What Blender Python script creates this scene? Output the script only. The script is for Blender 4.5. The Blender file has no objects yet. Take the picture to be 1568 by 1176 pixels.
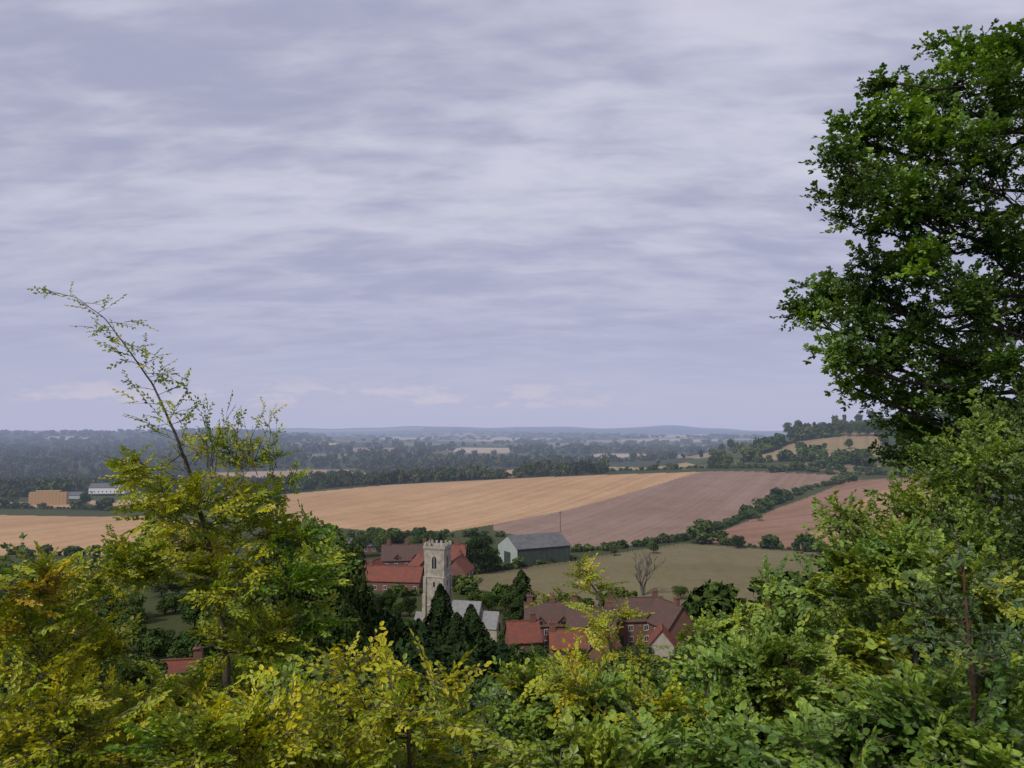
import bpy, math, random
import numpy as np
from mathutils import Vector, Matrix
rng=np.random.default_rng(7); random.seed(7)
scene=bpy.context.scene
scene.view_settings.view_transform='Standard'; scene.view_settings.look='None'; scene.view_settings.exposure=0
F=1176.0; PITCH=math.atan(72/1176)
# ------------------------------------------------------------------ terrain
YS=[-400,-60,0,3,6,12,30,60,100,140,180,250,350,450,600,700,900,1500,3000,6000,9000,14000,30000]
ZS=[12,3,-1.7,-2.7,-4.2,-7.2,-16,-28,-39,-45.5,-47.6,-48,-48,-46.5,-40,-40,-52,-50,-38,-20,34,-20,-120]
def sm(x,a,b):
    t=np.clip((x-a)/(b-a),0,1); return t*t*(3-2*t)
def H(x,y):
    x=np.asarray(x,float); y=np.asarray(y,float)
    z=np.interp(y,YS,ZS)
    z=z+0.05*np.clip(x,-260,260)*sm(y,330,600)*(1-sm(y,900,1400))
    z=z+50*sm(x,140,420)*np.exp(-((y-860)/230.)**2)
    u=x/np.maximum(y,1)
    z=z+34*(1-sm(u,-.42,-.2))*np.exp(-((y-3300)/900.)**2)
    z=z+(34*np.exp(-((u-.2)/.045)**2)+24*np.exp(-((u+.1)/.1)**2)+16*np.exp(-((u-.06)/.06)**2)-36*sm(-u,.3,.42)-40*sm(u,.27,.34)+5*np.sin(u*37)+3*np.sin(u*91+1))*np.exp(-((y-9000)/1400.)**2)
    z=z+7*np.sin(x/330.+y/700.)*sm(y,1200,2500)*(1-sm(y,7000,9000))
    z=z+0.25*np.sin(x/9.+1)*np.sin(y/11.)*(1-sm(y,150,400))*sm(y,10,40)
    return z
def ray(px,py):
    a=(px-784)/F; b=-(py-588)/F
    y=math.cos(PITCH)-b*math.sin(PITCH); z=math.sin(PITCH)+b*math.cos(PITCH)
    return a/y, z/y
DD=np.exp(np.linspace(math.log(20),math.log(13000),5000))
def survey(px,py):
    a,s=ray(px,py)
    g=H(a*DD,DD)-s*DD
    i=np.argmax(g>0) if (g>0).any() else int(np.argmax(g/DD))
    d=DD[i]; return (a*d,d,float(H(a*d,d)))
def V(px,py,d):
    a,s=ray(px,py); return np.array([a*d,d,s*d])
def inpoly(x,y,poly):
    c=np.zeros(x.shape,bool); n=len(poly)
    for i in range(n):
        x1,y1=poly[i][:2]; x2,y2=poly[(i+1)%n][:2]
        if y1==y2: continue
        c^=((y1>y)!=(y2>y))&(x<(x2-x1)*(y-y1)/(y2-y1)+x1)
    return c
# ------------------------------------------------------------------ node helpers
def nn(nt,t,**k):
    n=nt.nodes.new(t)
    for a,b in k.items(): setattr(n,a,b)
    return n
def mth(nt,op,a,b=None,c=None):
    n=nn(nt,'ShaderNodeMath',operation=op)
    for i,v in enumerate((a,b,c)):
        if v is None: continue
        if isinstance(v,(int,float)): n.inputs[i].default_value=v
        else: nt.links.new(v,n.inputs[i])
    return n.outputs[0]
def mix(nt,f,a,b,bt='MIX'):
    n=nn(nt,'ShaderNodeMix',data_type='RGBA',blend_type=bt)
    for s,v in ((n.inputs[0],f),(n.inputs[6],a),(n.inputs[7],b)):
        if isinstance(v,(int,float)): s.default_value=v
        elif isinstance(v,tuple): s.default_value=(v[0],v[1],v[2],1)
        else: nt.links.new(v,s)
    return n.outputs[2]
def noise(nt,vec,scale,detail=4,rough=.55,dist=0):
    n=nn(nt,'ShaderNodeTexNoise'); n.inputs['Scale'].default_value=scale; n.inputs['Detail'].default_value=detail
    n.inputs['Roughness'].default_value=rough; n.inputs['Distortion'].default_value=dist
    if vec is not None: nt.links.new(vec,n.inputs['Vector'])
    return n.outputs['Fac']
def ss(nt,v,a,b):
    n=nn(nt,'ShaderNodeMapRange',interpolation_type='SMOOTHSTEP')
    n.inputs[1].default_value=a; n.inputs[2].default_value=b
    nt.links.new(v,n.inputs[0]); return n.outputs[0]
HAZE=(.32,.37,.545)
def newmat(name):
    m=bpy.data.materials.new(name); m.use_nodes=True; nt=m.node_tree; nt.nodes.clear()
    m.cycles.emission_sampling='NONE'
    return m,nt
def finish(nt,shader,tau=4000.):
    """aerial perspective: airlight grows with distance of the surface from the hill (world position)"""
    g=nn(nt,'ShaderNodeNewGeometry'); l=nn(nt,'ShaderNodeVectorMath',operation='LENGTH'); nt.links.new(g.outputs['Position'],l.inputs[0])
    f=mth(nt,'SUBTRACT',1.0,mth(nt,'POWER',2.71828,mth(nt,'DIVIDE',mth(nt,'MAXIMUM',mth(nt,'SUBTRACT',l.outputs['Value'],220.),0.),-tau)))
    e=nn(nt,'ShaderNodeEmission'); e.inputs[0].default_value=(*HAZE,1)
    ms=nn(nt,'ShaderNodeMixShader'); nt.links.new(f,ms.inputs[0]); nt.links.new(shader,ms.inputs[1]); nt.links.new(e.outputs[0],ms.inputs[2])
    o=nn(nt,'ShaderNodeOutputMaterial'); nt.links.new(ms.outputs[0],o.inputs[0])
def out(nt,shader):
    o=nn(nt,'ShaderNodeOutputMaterial'); nt.links.new(shader,o.inputs[0])
def principled(nt,col,rough=.8,spec=.2,normal=None):
    p=nn(nt,'ShaderNodeBsdfPrincipled'); p.inputs['Roughness'].default_value=rough; p.inputs['Specular IOR Level'].default_value=spec
    if isinstance(col,tuple): p.inputs['Base Color'].default_value=(*col,1)
    else: nt.links.new(col,p.inputs['Base Color'])
    if normal is not None: nt.links.new(normal,p.inputs['Normal'])
    return p
def bump(nt,h,strength,dist=.05):
    b=nn(nt,'ShaderNodeBump'); b.inputs['Strength'].default_value=strength; b.inputs['Distance'].default_value=dist
    nt.links.new(h,b.inputs['Height']); return b.outputs[0]
def leafmat(name,c1,c2,c3,ns=.9,trans=.3,c3amt=(.45,.62),dk=(.46,.56,.62)):
    m,nt=newmat(name)
    rnd=nn(nt,'ShaderNodeAttribute',attribute_name='rnd').outputs['Fac']; g=nn(nt,'ShaderNodeNewGeometry')
    c=mix(nt,rnd,c1,c2)
    n1=noise(nt,g.outputs['Position'],ns,2)
    c=mix(nt,ss(nt,n1,*c3amt),c,c3)
    n2=noise(nt,g.outputs['Position'],1.9,3)   # random clump tone; its dark patches paint in shaded inner depths
    c=mix(nt,ss(nt,n2,.40,.60),mix(nt,1.0,c,dk,'MULTIPLY'),c)
    d=nn(nt,'ShaderNodeBsdfDiffuse'); nt.links.new(c,d.inputs[0])
    t=nn(nt,'ShaderNodeBsdfTranslucent'); nt.links.new(mix(nt,1.0,c,(1.25,1.3,.5),'MULTIPLY'),t.inputs[0])
    ms=nn(nt,'ShaderNodeMixShader'); ms.inputs[0].default_value=trans
    nt.links.new(d.outputs[0],ms.inputs[1]); nt.links.new(t.outputs[0],ms.inputs[2])
    gl=nn(nt,'ShaderNodeBsdfGlossy'); gl.inputs['Roughness'].default_value=.45; gl.inputs[0].default_value=(.8,.85,.9,1)
    m2=nn(nt,'ShaderNodeMixShader'); m2.inputs[0].default_value=.03
    nt.links.new(ms.outputs[0],m2.inputs[1]); nt.links.new(gl.outputs[0],m2.inputs[2])
    out(nt,m2.outputs[0]); return m
def midmat(name,c1,c2,ns=.35):
    m,nt=newmat(name)
    oi=nn(nt,'ShaderNodeObjectInfo'); g=nn(nt,'ShaderNodeNewGeometry')
    rnd=mth(nt,'FRACT',mth(nt,'ADD',oi.outputs['Random'],nn(nt,'ShaderNodeAttribute',attribute_name='rnd').outputs['Fac']))
    c=mix(nt,rnd,c1,c2)
    n=noise(nt,g.outputs['Position'],ns,4,.65)
    c=mix(nt,ss(nt,n,.3,.7),mix(nt,1.0,c,(.5,.52,.55),'MULTIPLY'),mix(nt,1.0,c,(1.45,1.4,1.1),'MULTIPLY'))
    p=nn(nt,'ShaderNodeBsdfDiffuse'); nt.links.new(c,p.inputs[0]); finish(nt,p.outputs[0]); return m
def solid(name,c,var=.25,scale=1.5,rough=.85,bmp=0,c2=None):
    m,nt=newmat(name); tc=nn(nt,'ShaderNodeTexCoord')
    n=noise(nt,tc.outputs['Object'],scale,6,.6)
    lo=tuple(v*(1-var) for v in c) if c2 is None else c2
    col=mix(nt,ss(nt,n,.3,.7),lo,tuple(min(1,v*(1+var*.5)) for v in c))
    nb=noise(nt,tc.outputs['Object'],scale*8,3)
    col=mix(nt,mth(nt,'MULTIPLY',nb,.5),col,tuple(v*.55 for v in c))
    p=principled(nt,col,rough,.25,bump(nt,nb,bmp) if bmp else None)
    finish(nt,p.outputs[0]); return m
def tilemat(name,c,c2):
    m,nt=newmat(name); tc=nn(nt,'ShaderNodeTexCoord'); 
    sp=nn(nt,'ShaderNodeSeparateXYZ'); nt.links.new(tc.outputs['Object'],sp.inputs[0])
    cb=nn(nt,'ShaderNodeCombineXYZ'); nt.links.new(sp.outputs[0],cb.inputs[0]); nt.links.new(sp.outputs[2],cb.inputs[1])
    b=nn(nt,'ShaderNodeTexBrick'); nt.links.new(cb.outputs[0],b.inputs['Vector'])
    b.inputs['Scale'].default_value=1; b.inputs['Brick Width'].default_value=.34; b.inputs['Row Height'].default_value=.2; b.inputs['Mortar Size'].default_value=.018
    b.inputs['Color1'].default_value=(*c,1); b.inputs['Color2'].default_value=(*c2,1); b.inputs['Mortar'].default_value=(c[0]*.3,c[1]*.3,c[2]*.3,1)
    n=noise(nt,tc.outputs['Object'],.8,6,.7)
    col=mix(nt,ss(nt,n,.35,.65),b.outputs['Color'],tuple((v*.5+.03) for v in c2))
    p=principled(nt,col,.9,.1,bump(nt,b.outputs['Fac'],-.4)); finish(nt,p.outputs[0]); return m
# ------------------------------------------------------------------ mesh helpers
class Buf:
    def __init__(s): s.v=[];s.f=[];s.m=[];s.n=0
    def add(s,v,f,mi=0):
        v=np.asarray(v,float).reshape(-1,3); s.v.append(v)
        for q in f: s.f.append(tuple(int(i)+s.n for i in q)); s.m.append(mi)
        s.n+=len(v)
    def box(s,x0,x1,y0,y1,z0,z1,mi=0):
        s.add([(x0,y0,z0),(x1,y0,z0),(x1,y1,z0),(x0,y1,z0),(x0,y0,z1),(x1,y0,z1),(x1,y1,z1),(x0,y1,z1)],
              [(0,3,2,1),(4,5,6,7),(0,1,5,4),(1,2,6,5),(2,3,7,6),(3,0,4,7)],mi)
    def prism(s,poly,axis,a,b,mi=0):
        n=len(poly); vs=[]
        for t in (a,b):
            for p in poly: vs.append((t,p[0],p[1]) if axis=='x' else (p[0],t,p[1]))
        s.add(vs,[tuple(range(n)),tuple(range(2*n-1,n-1,-1))]+[(i,i+n,(i+1)%n+n,(i+1)%n) for i in range(n)],mi)
    def tube(s,pts,rads,sides=5,mi=0):
        pts=np.asarray(pts,float); k=len(pts)
        if k<2: return
        T=np.gradient(pts,axis=0); T/=np.linalg.norm(T,axis=1)[:,None]+1e-9
        up=np.array([.31,.17,.93]); A=np.cross(T,up); A/=np.linalg.norm(A,axis=1)[:,None]+1e-9; B=np.cross(T,A)
        an=np.arange(sides)*2*math.pi/sides
        vs=(pts[:,None]+np.asarray(rads)[:,None,None]*(np.cos(an)[None,:,None]*A[:,None]+np.sin(an)[None,:,None]*B[:,None])).reshape(-1,3)
        f=[(i*sides+j,i*sides+(j+1)%sides,(i+1)*sides+(j+1)%sides,(i+1)*sides+j) for i in range(k-1) for j in range(sides)]
        s.add(vs,f,mi)
    def mesh(s,name,mats):
        me=bpy.data.meshes.new(name)
        me.from_pydata(np.concatenate(s.v).tolist(),[],s.f)
        for m in mats: me.materials.append(m)
        if len(mats)>1: me.polygons.foreach_set('material_index',s.m)
        me.update(); return me
def link(o,parent=None,coll=None):
    (coll or scene.collection).objects.link(o)
    if parent: o.parent=parent
    return o
def obj(name,buf,mats,parent=None,coll=None):
    if buf.n==0: return None
    return link(bpy.data.objects.new(name,buf.mesh(name,mats)),parent,coll)
def empty(name,loc=(0,0,0),rz=0):
    e=bpy.data.objects.new(name,None); e.location=loc; e.rotation_euler=(0,0,rz); e.empty_display_size=.5
    return link(e)
_ng={}
def instancer(name,pts,rots,scls,coll,parent=None,realize=True):
    pts=np.asarray(pts,float); n=len(pts)
    me=bpy.data.meshes.new(name); me.vertices.add(n); me.vertices.foreach_set('co',pts.ravel())
    a=me.attributes.new('rot','FLOAT_VECTOR','POINT'); a.data.foreach_set('vector',np.asarray(rots,float).ravel())
    scls=np.asarray(scls,float)
    if scls.ndim==1: scls=np.repeat(scls[:,None],3,1)
    a=me.attributes.new('scl','FLOAT_VECTOR','POINT'); a.data.foreach_set('vector',scls.ravel())
    a=me.attributes.new('pick','INT','POINT'); a.data.foreach_set('value',rng.integers(0,1000,n).astype(np.int32))
    a=me.attributes.new('rnd','FLOAT','POINT'); a.data.foreach_set('value',rng.random(n))
    me.update(); o=link(bpy.data.objects.new(name,me),parent)
    key=coll.name+str(realize)
    if key not in _ng:
        g=bpy.data.node_groups.new('inst_'+coll.name,'GeometryNodeTree')
        g.interface.new_socket('Geometry',in_out='INPUT',socket_type='NodeSocketGeometry'); g.interface.new_socket('Geometry',in_out='OUTPUT',socket_type='NodeSocketGeometry')
        i=g.nodes.new('NodeGroupInput'); out_=g.nodes.new('NodeGroupOutput')
        ip=g.nodes.new('GeometryNodeInstanceOnPoints'); ci=g.nodes.new('GeometryNodeCollectionInfo')
        ci.inputs['Collection'].default_value=coll; ci.inputs['Separate Children'].default_value=True; ci.inputs['Reset Children'].default_value=True
        def na(nm,dt):
            q=g.nodes.new('GeometryNodeInputNamedAttribute'); q.data_type=dt; q.inputs['Name'].default_value=nm; return q.outputs['Attribute']
        er=g.nodes.new('FunctionNodeEulerToRotation'); g.links.new(na('rot','FLOAT_VECTOR'),er.inputs[0])
        g.links.new(i.outputs[0],ip.inputs['Points']); g.links.new(ci.outputs[0],ip.inputs['Instance']); ip.inputs['Pick Instance'].default_value=True
        g.links.new(na('pick','INT'),ip.inputs['Instance Index']); g.links.new(er.outputs[0],ip.inputs['Rotation']); g.links.new(na('scl','FLOAT_VECTOR'),ip.inputs['Scale'])
        last=ip.outputs[0]
        if realize:
            for nm in ('rot','scl','pick'):
                r=g.nodes.new('GeometryNodeRemoveAttribute'); r.inputs['Name'].default_value=nm; g.links.new(last,r.inputs[0]); last=r.outputs[0]
            r=g.nodes.new('GeometryNodeRealizeInstances'); g.links.new(last,r.inputs[0]); last=r.outputs[0]
        g.links.new(last,out_.inputs[0]); _ng[key]=g
    md=o.modifiers.new('scatter','NODES'); md.node_group=_ng[key]; return o
def unit(v): return v/(np.linalg.norm(v,axis=-1,keepdims=True)+1e-9)
def frames(X,up):
    X=unit(X); Y=unit(np.cross(up,X)); Z=np.cross(X,Y)
    R20=X[:,2]; return np.stack([np.arctan2(Y[:,2],Z[:,2]),-np.arcsin(np.clip(R20,-1,1)),np.arctan2(X[:,1],X[:,0])],1)
# ------------------------------------------------------------------ leaves & sprigs
bark=solid('bark_grey',(.11,.095,.075),.4,6); barkd=solid('bark_dark',(.045,.037,.028),.4,6); barkr=solid('bark_reddish',(.10,.055,.038),.3,9)
def leafverts(L,W,fold=.22):
    v=np.array([(0,0,0),(.33,W,.02),(.75,W*.75,0),(1,0,-.10),(.75,-W*.75,0),(.33,-W,.02),(.5,0,-fold*W*2)])
    return v*L
LF=[(0,6,2,1),(6,3,2),(0,5,4,6),(6,4,3)]
def lobed(L,W):
    v=np.array([(0,0,0),(.22,.5*W,.01),(.38,1.0*W,0),(.5,.62*W,-.01),(.68,1.05*W,-.02),(.8,.55*W,-.03),(1,0,-.06),
                (.8,-.55*W,-.03),(.68,-1.05*W,-.02),(.5,-.62*W,-.01),(.38,-1.0*W,0),(.22,-.5*W,.01),(.5,0,-.06)])*L
    return v,[(12,3,2,1,0),(12,6,5,4,3),(12,0,11,10,9),(12,9,8,7,6)]
def rotm(yaw,pitch,roll):
    return np.array(Matrix.Rotation(yaw,3,'Z')@Matrix.Rotation(pitch,3,'Y')@Matrix.Rotation(roll,3,'X'))
def sprigs(cname,mats,n,length,leafL,leafW,kind='flat',variants=5,lob=False,side=0):
    c=bpy.data.collections.new(cname)
    for k in range(variants):
        b=Buf(); t=np.linspace(0,1,4); curve=np.stack([t*length,.06*length*np.sin(t*3+k),-.12*length*t**2],1)
        b.tube(curve,.004*(1.15-t)*leafL/.06,3,1)
        def leaf(p,yaw,pitch,roll,s):
            v,f=lobed(leafL,leafW) if lob else (leafverts(leafL,leafW),LF)
            b.add(p+(v*s)@rotm(yaw,pitch,roll).T,f,0)
        for i in range(n):
            q=(i+.6)/n; p=np.array([np.interp(q,t,curve[:,j]) for j in range(3)])
            sg=1 if i%2 else -1; s=random.uniform(.65,1.15)*(1-.3*q)
            if kind=='flat':
                leaf(p,sg*random.uniform(.5,1.1),random.uniform(-.15,.55),random.uniform(-.6,.6),s)
                if side and i<n*.7 and i%2==0:
                    yw=sg*.8; d=np.array([math.cos(yw),math.sin(yw),-.15]); sl=side*(1-q*.6)
                    b.tube([p,p+d*sl],[.003,.0015],3,1)
                    for j in range(4): leaf(p+d*sl*(j+1)/4,yw+(1 if j%2 else -1)*.8,random.uniform(-.15,.6),random.uniform(-.6,.6),s*.9)
            else:
                leaf(p,random.uniform(-math.pi,math.pi)*(1-.45*q),random.uniform(-.9,.7),random.uniform(-.8,.8),s)
        if kind!='flat':
            for j in range(3): leaf(curve[-1],(j-1)*.7,random.uniform(-.4,.4),random.uniform(-.5,.5),1)
        else: leaf(curve[-1],0,.1,0,.7)
        o=bpy.data.objects.new('%s_%d'%(cname,k),b.mesh(cname,mats)); c.objects.link(o)
    return c
L_beech=leafmat('beech_leaf',(.30,.38,.018),(.60,.52,.012),(.15,.28,.016),.8,.35,(.52,.66),(.52,.62,.62))
L_gold=leafmat('golden_leaf',(.60,.51,.014),(.30,.40,.02),(.54,.33,.012),.9,.35,(.6,.74),(.5,.58,.62))
L_oak=leafmat('oak_leaf',(.08,.145,.022),(.12,.20,.028),(.20,.33,.026),.55,.25,(.48,.62))
L_haz=leafmat('hazel_leaf',(.16,.26,.04),(.29,.40,.055),(.37,.40,.03),.7,.3)
L_haw=leafmat('hawthorn_leaf',(.14,.21,.028),(.25,.34,.045),(.36,.39,.035),.7,.3,(.5,.7))
L_dk=leafmat('elder_leaf',(.07,.13,.045),(.13,.195,.05),(.18,.235,.04),.7,.25)
L_ivy=leafmat('holly_leaf',(.035,.065,.022),(.06,.095,.03),(.08,.125,.03),.7,.2)
S_beech=sprigs('beech_sprigs',[L_beech,bark],9,.34,.070,.31,'flat',side=.13)
S_tip=sprigs('beech_tip_sprigs',[L_beech,bark],7,.24,.066,.30,'flat')
S_gold=sprigs('golden_sprigs',[L_gold,bark],9,.36,.070,.30,'flat',side=.12)
S_oak=sprigs('oak_sprigs',[L_oak,barkd],15,.26,.088,.30,'rad',lob=True)
S_haz=sprigs('hazel_sprigs',[L_haz,bark],8,.34,.085,.42,'flat',side=.12)
S_haw=sprigs('hawthorn_sprigs',[L_haw,bark],16,.3,.056,.36,'rad')
S_dk=sprigs('elder_sprigs',[L_dk,bark],11,.32,.078,.28,'rad')
S_ivy=sprigs('holly_sprigs',[L_ivy,barkd],12,.32,.08,.36,'rad')
def plant(name,trunk,clumps,coll,bmat,per=7,scale=(.8,1.25),flat=.6,reach=.25,tr=.04):
    """trunk: list of (pt, radius); clumps: (centre, radii(3), nbranches)"""
    tp=np.array([t[0] for t in trunk]); trr=np.array([t[1] for t in trunk])
    e=empty(name,tuple(tp[0])); off=tp[0]
    tt=np.linspace(0,len(tp)-1,len(tp)*6)
    P=np.stack([np.interp(tt,range(len(tp)),tp[:,j]) for j in range(3)],1); R=np.interp(tt,range(len(tp)),trr)
    w=rng.normal(0,1,P.shape)*R[:,None]*.25; P=P+w
    b=Buf(); b.tube(P-off,R,8)
    IP=[];ID=[];IS=[]
    for cl_ in clumps:
        c,r,nb=cl_[:3]; sf=cl_[3] if len(cl_)>3 else 1.0
        c=np.array(c,float); r=np.array(r,float)
        dd=np.linalg.norm((P-(c-np.array([0,0,r[2]*.8])))*np.array([1,1,1.3]),axis=1); i=int(np.argmin(dd)); p0=P[i]
        L=np.linalg.norm(c-p0); s=np.linspace(0,1,8)[:,None]
        limb=p0+(c-p0)*s+np.array([0,0,1])*(-.12*L)*np.sin(s*math.pi)+rng.normal(0,.025*L,(8,3))*np.sin(s*math.pi)
        r0=min(R[i]*.6,tr*(.5+.35*L)); b.tube(limb-off,np.linspace(r0,r0*.3,8),6)
        for k in range(nb):
            v=unit(rng.normal(0,1,3)); v[2]=abs(v[2])*.9-.25+rng.normal(0,.2); v=unit(v)
            end=c+v*r*(rng.uniform(.72,1.15))
            st=limb[rng.integers(4,8)]
            q=np.linspace(0,1,6)[:,None]; ln=np.linalg.norm(end-st)
            br=st+(end-st)*q+np.array([0,0,reach*ln])*np.sin(q*math.pi)*.5+rng.normal(0,.04*ln,(6,3))*np.sin(q*math.pi)
            b.tube(br-off,np.linspace(r0*.28,.0025,6),4)
            t=rng.uniform(.25,1.0,per); t[0]=1
            for tv in t:
                pt=np.array([np.interp(tv*5,range(6),br[:,j]) for j in range(3)])
                dr=unit(end-st)*.8+unit(rng.normal(0,1,3)*np.array([1,1,flat]))
                IP.append(pt-off); ID.append(dr); IS.append(rng.uniform(*scale)*sf)
    IP=np.array(IP); ID=np.array(ID)
    up=np.array([0,0,1.0])+rng.normal(0,.4,ID.shape)
    obj('trunk_and_limbs',b,[bmat],e)
    instancer('foliage',IP,frames(ID,up),IS,coll,e)
    return e
def clump(px,py,rpx,d,nb,dr=1.0,zr=1.0,sf=1.0):
    k=d/F; return (V(px,py,d),(rpx*k,rpx*k*dr,rpx*k*zr),nb,sf)
def gnd(x,y,dz=-.15): return np.array([x,y,float(H(x,y))+dz])

# ---- left beech sapling with its long leaning leader
d=8.0
base=gnd(V(352,1000,d)[0],d)
lead=[(base,.05),(V(352,1080,d),.042),(V(343,985,d),.035),(V(325,860,d),.028),(V(302,760,d),.022),(V(283,700,d-.1),.017),(V(262,650,d-.2),.0125),(V(235,590,d-.2),.0095),(V(200,540,d-.3),.007),(V(160,487,d-.3),.005),(V(118,456,d-.3),.0033),(V(66,443,d-.3),.002)]
cl=[]
for px,py,r,n,sf in [(235,735,45,5,.8),(335,690,42,5,.6),(385,715,42,5,.7),(265,790,62,9,.9),(345,765,60,9,.9),(425,755,42,6,.8),(205,715,28,3,.7),
  (250,850,72,12,1),(390,820,68,11,1),(465,830,48,8,.9),(185,880,55,8,1),(345,900,72,12,1),(445,890,60,9,1),(120,985,62,9,1),(400,985,78,12,1),(475,950,42,6,.9),
  (340,1050,75,12,1),(190,1085,85,14,1),(80,1060,80,12,1),(410,1085,80,12,1),(290,1140,105,17,1),(60,1140,95,15,1),(170,1168,105,17,1),(380,1160,100,15,1)]:
    cl.append(clump(px,py,r,d+rng.uniform(-.8,.8),n,1.0,.62,sf))
sap=plant('beech_sapling',lead,cl,S_beech,bark,per=7,scale=(.75,1.2),flat=.35,reach=.1,tr=.012)
b=Buf(); E=[];D=[];SC=[]
for i in range(4,11):
    p0,p1=lead[i][0],lead[i+1][0]; n=9 if i<9 else 5
    for q in np.linspace(0,1,n)[:-1]:
        p=p0*(1-q)+p1*q; sg=1 if rng.random()<.5 else -1
        L=rng.uniform(.15,.45)*(1.1-.09*(i-4)) if i<10 else .12
        dv=unit(np.array([sg*rng.uniform(.4,1)-.3,rng.uniform(-.5,.5),rng.uniform(-.15,.6)]))
        s=np.linspace(0,1,5)[:,None]; c=p+dv*L*s+np.array([0,0,-.12*L])*s**2
        b.tube(c-lead[0][0],np.linspace(.0032,.001,5),4)
        for tv in ([.3,.6,.85,1.] if i<9 else [.5,1.]):
            E.append(p+dv*L*tv-lead[0][0]); D.append(dv+rng.normal(0,.5,3)); SC.append(rng.uniform(.6,1.0)*(1-.04*(i-4)))
for k in range(26):
    px=rng.uniform(285,425); p=V(px,rng.uniform(700,740),d+rng.uniform(-.4,.4)); tip=V(px+rng.uniform(-25,30),rng.uniform(610,675)+abs(px-345)*.35,d+rng.uniform(-.4,.4))
    s=np.linspace(0,1,6)[:,None]; c=p+(tip-p)*s+rng.normal(0,.012,(6,3)); b.tube(c-lead[0][0],np.linspace(.005,.0012,6),4)
    for tv in (2,3,4,5): E.append(c[tv]-lead[0][0]); D.append(unit(tip-p)+rng.normal(0,.5,3)); SC.append(rng.uniform(.45,.85))
obj('leader_shoots',b,[bark],sap)
E=np.array(E);D=np.array(D)
instancer('leader_leaves',E,frames(D,np.array([0,0,1.])+rng.normal(0,.5,D.shape)),SC,S_tip,sap)
# ---- bushes
def bush(name,x,y,coll,mat,cls,**k):
    b0=gnd(x,y); c0=np.mean([c[0] for c in cls],axis=0)
    mid=(b0+c0)/2+np.array([0,0,.1])
    return plant(name,[(b0,.035),(mid,.028),(c0,.014)],cls,coll,mat,**k)
def bushrow(name,coll,mat,spec,dd,per=7,dy=36,**k):
    cls=[clump(px,py+dy,r,dd+rng.uniform(-.6,.6),n,1.0,.8) for px,py,r,n in spec]
    x=np.mean([c[0][0] for c in cls]); bush(name,x,dd,coll,mat,cls,per=per,**k)
bushrow('elder_bush',S_dk,bark,[(20,880,60,12),(90,905,60,12),(10,990,90,16),(100,1020,80,14),(30,1090,100,18)],10.5)
bushrow('golden_hornbeam_bush',S_gold,bark,[(30,870,45,6),(115,875,42,6),(60,950,65,9),(20,1040,80,12),(120,1090,80,13),(240,1160,80,13),(60,1170,90,14)],7.0,flat=.35)
bushrow('beech_bush',S_beech,bark,[(330,1140,80,12),(450,1145,62,9),(540,1170,55,8),(420,1095,45,6),(500,1125,36,5)],5.6,flat=.4,dy=22)
bushrow('golden_hornbeam_bush',S_gold,bark,[(560,1075,26,3),(625,1090,30,3),(668,1035,22,2),(705,1110,32,3),(600,1180,60,7),(690,1190,50,6),(530,1030,24,2),(640,1135,38,4)],6.2,flat=.4,dy=10)
bushrow('elder_bush',S_dk,bark,[(700,1145,60,10),(780,1110,65,11),(760,1170,80,14),(640,1175,65,10),(850,1080,55,9),(560,1165,60,10)],8.5,dy=34)
bushrow('holly_bush',S_ivy,barkd,[(560,1090,70,12),(640,1100,65,11),(740,1090,60,10),(480,1100,60,10),(1000,1060,60,10),(1100,1060,70,12),(1270,1040,70,12),(880,1110,60,10)],10.0,dy=24)
bushrow('hazel_bush',S_haz,bark,[(830,1060,55,9),(900,1050,55,9),(960,1045,55,8),(850,1130,75,12),(950,1120,80,12),(1030,1090,70,11)],8.0,dy=34)
bushrow('golden_hornbeam_bush',S_gold,bark,[(890,1030,40,5),(940,1060,45,6),(1000,1060,45,6),(830,1030,34,4),(1080,1100,50,7)],7.4,flat=.4,dy=34)
bushrow('hazel_bush',S_haz,bark,[(1090,1030,50,8),(1150,1012,55,9),(1210,1005,58,10),(1110,1100,75,12),(1200,1090,80,12),(1290,1080,80,12),(1180,1160,80,12)],7.5,dy=32)
bushrow('hazel_bush',S_haz,bark,[(1330,1120,80,11),(1420,1090,85,12),(1510,1100,90,12),(1560,1040,80,11),(1400,1165,80,11),(1500,1170,90,11),(1280,1165,70,10)],5.0,dy=34)
bushrow('hazel_bush',S_haz,bark,[(980,1165,70,9),(1080,1175,75,9),(880,1170,65,8)],5.4,dy=22)
def sapling(name,pts,dd,coll,spec,mat=bark,rad=.02,**k):
    tr=[(gnd(V(pts[0][0],pts[0][1],dd)[0],dd),rad)]+[(V(px,py,dd),rad*.7*(1-i/len(pts))+.003) for i,(px,py) in enumerate(pts)]
    plant(name,tr,[clump(px,py,r,dd+rng.uniform(-.25,.25),nb,1,.8) for px,py,r,nb in spec],coll,mat,per=5,tr=.008,reach=.1,**k)
sapling('hornbeam_sapling',[(940,1060),(935,980),(915,910),(885,858)],8.2,S_gold,[(893,880,20,3),(908,905,25,4),(940,940,28,4),(915,965,32,4),(850,915,18,2),(955,1000,36,5),(915,1010,36,5)],scale=(.5,.8))
sapling('hornbeam_sapling',[(1190,1060),(1185,980),(1180,920),(1175,880)],8.6,S_haz,[(1175,890,22,4),(1192,925,32,6),(1160,950,34,6),(1205,965,45,8),(1150,990,45,8)],scale=(.5,.85))
sapling('hornbeam_sapling',[(1080,1060),(1078,1000),(1075,950)],8.6,S_haz,[(1080,965,24,4),(1070,990,32,5),(1095,1015,42,6)],scale=(.5,.85))
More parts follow.
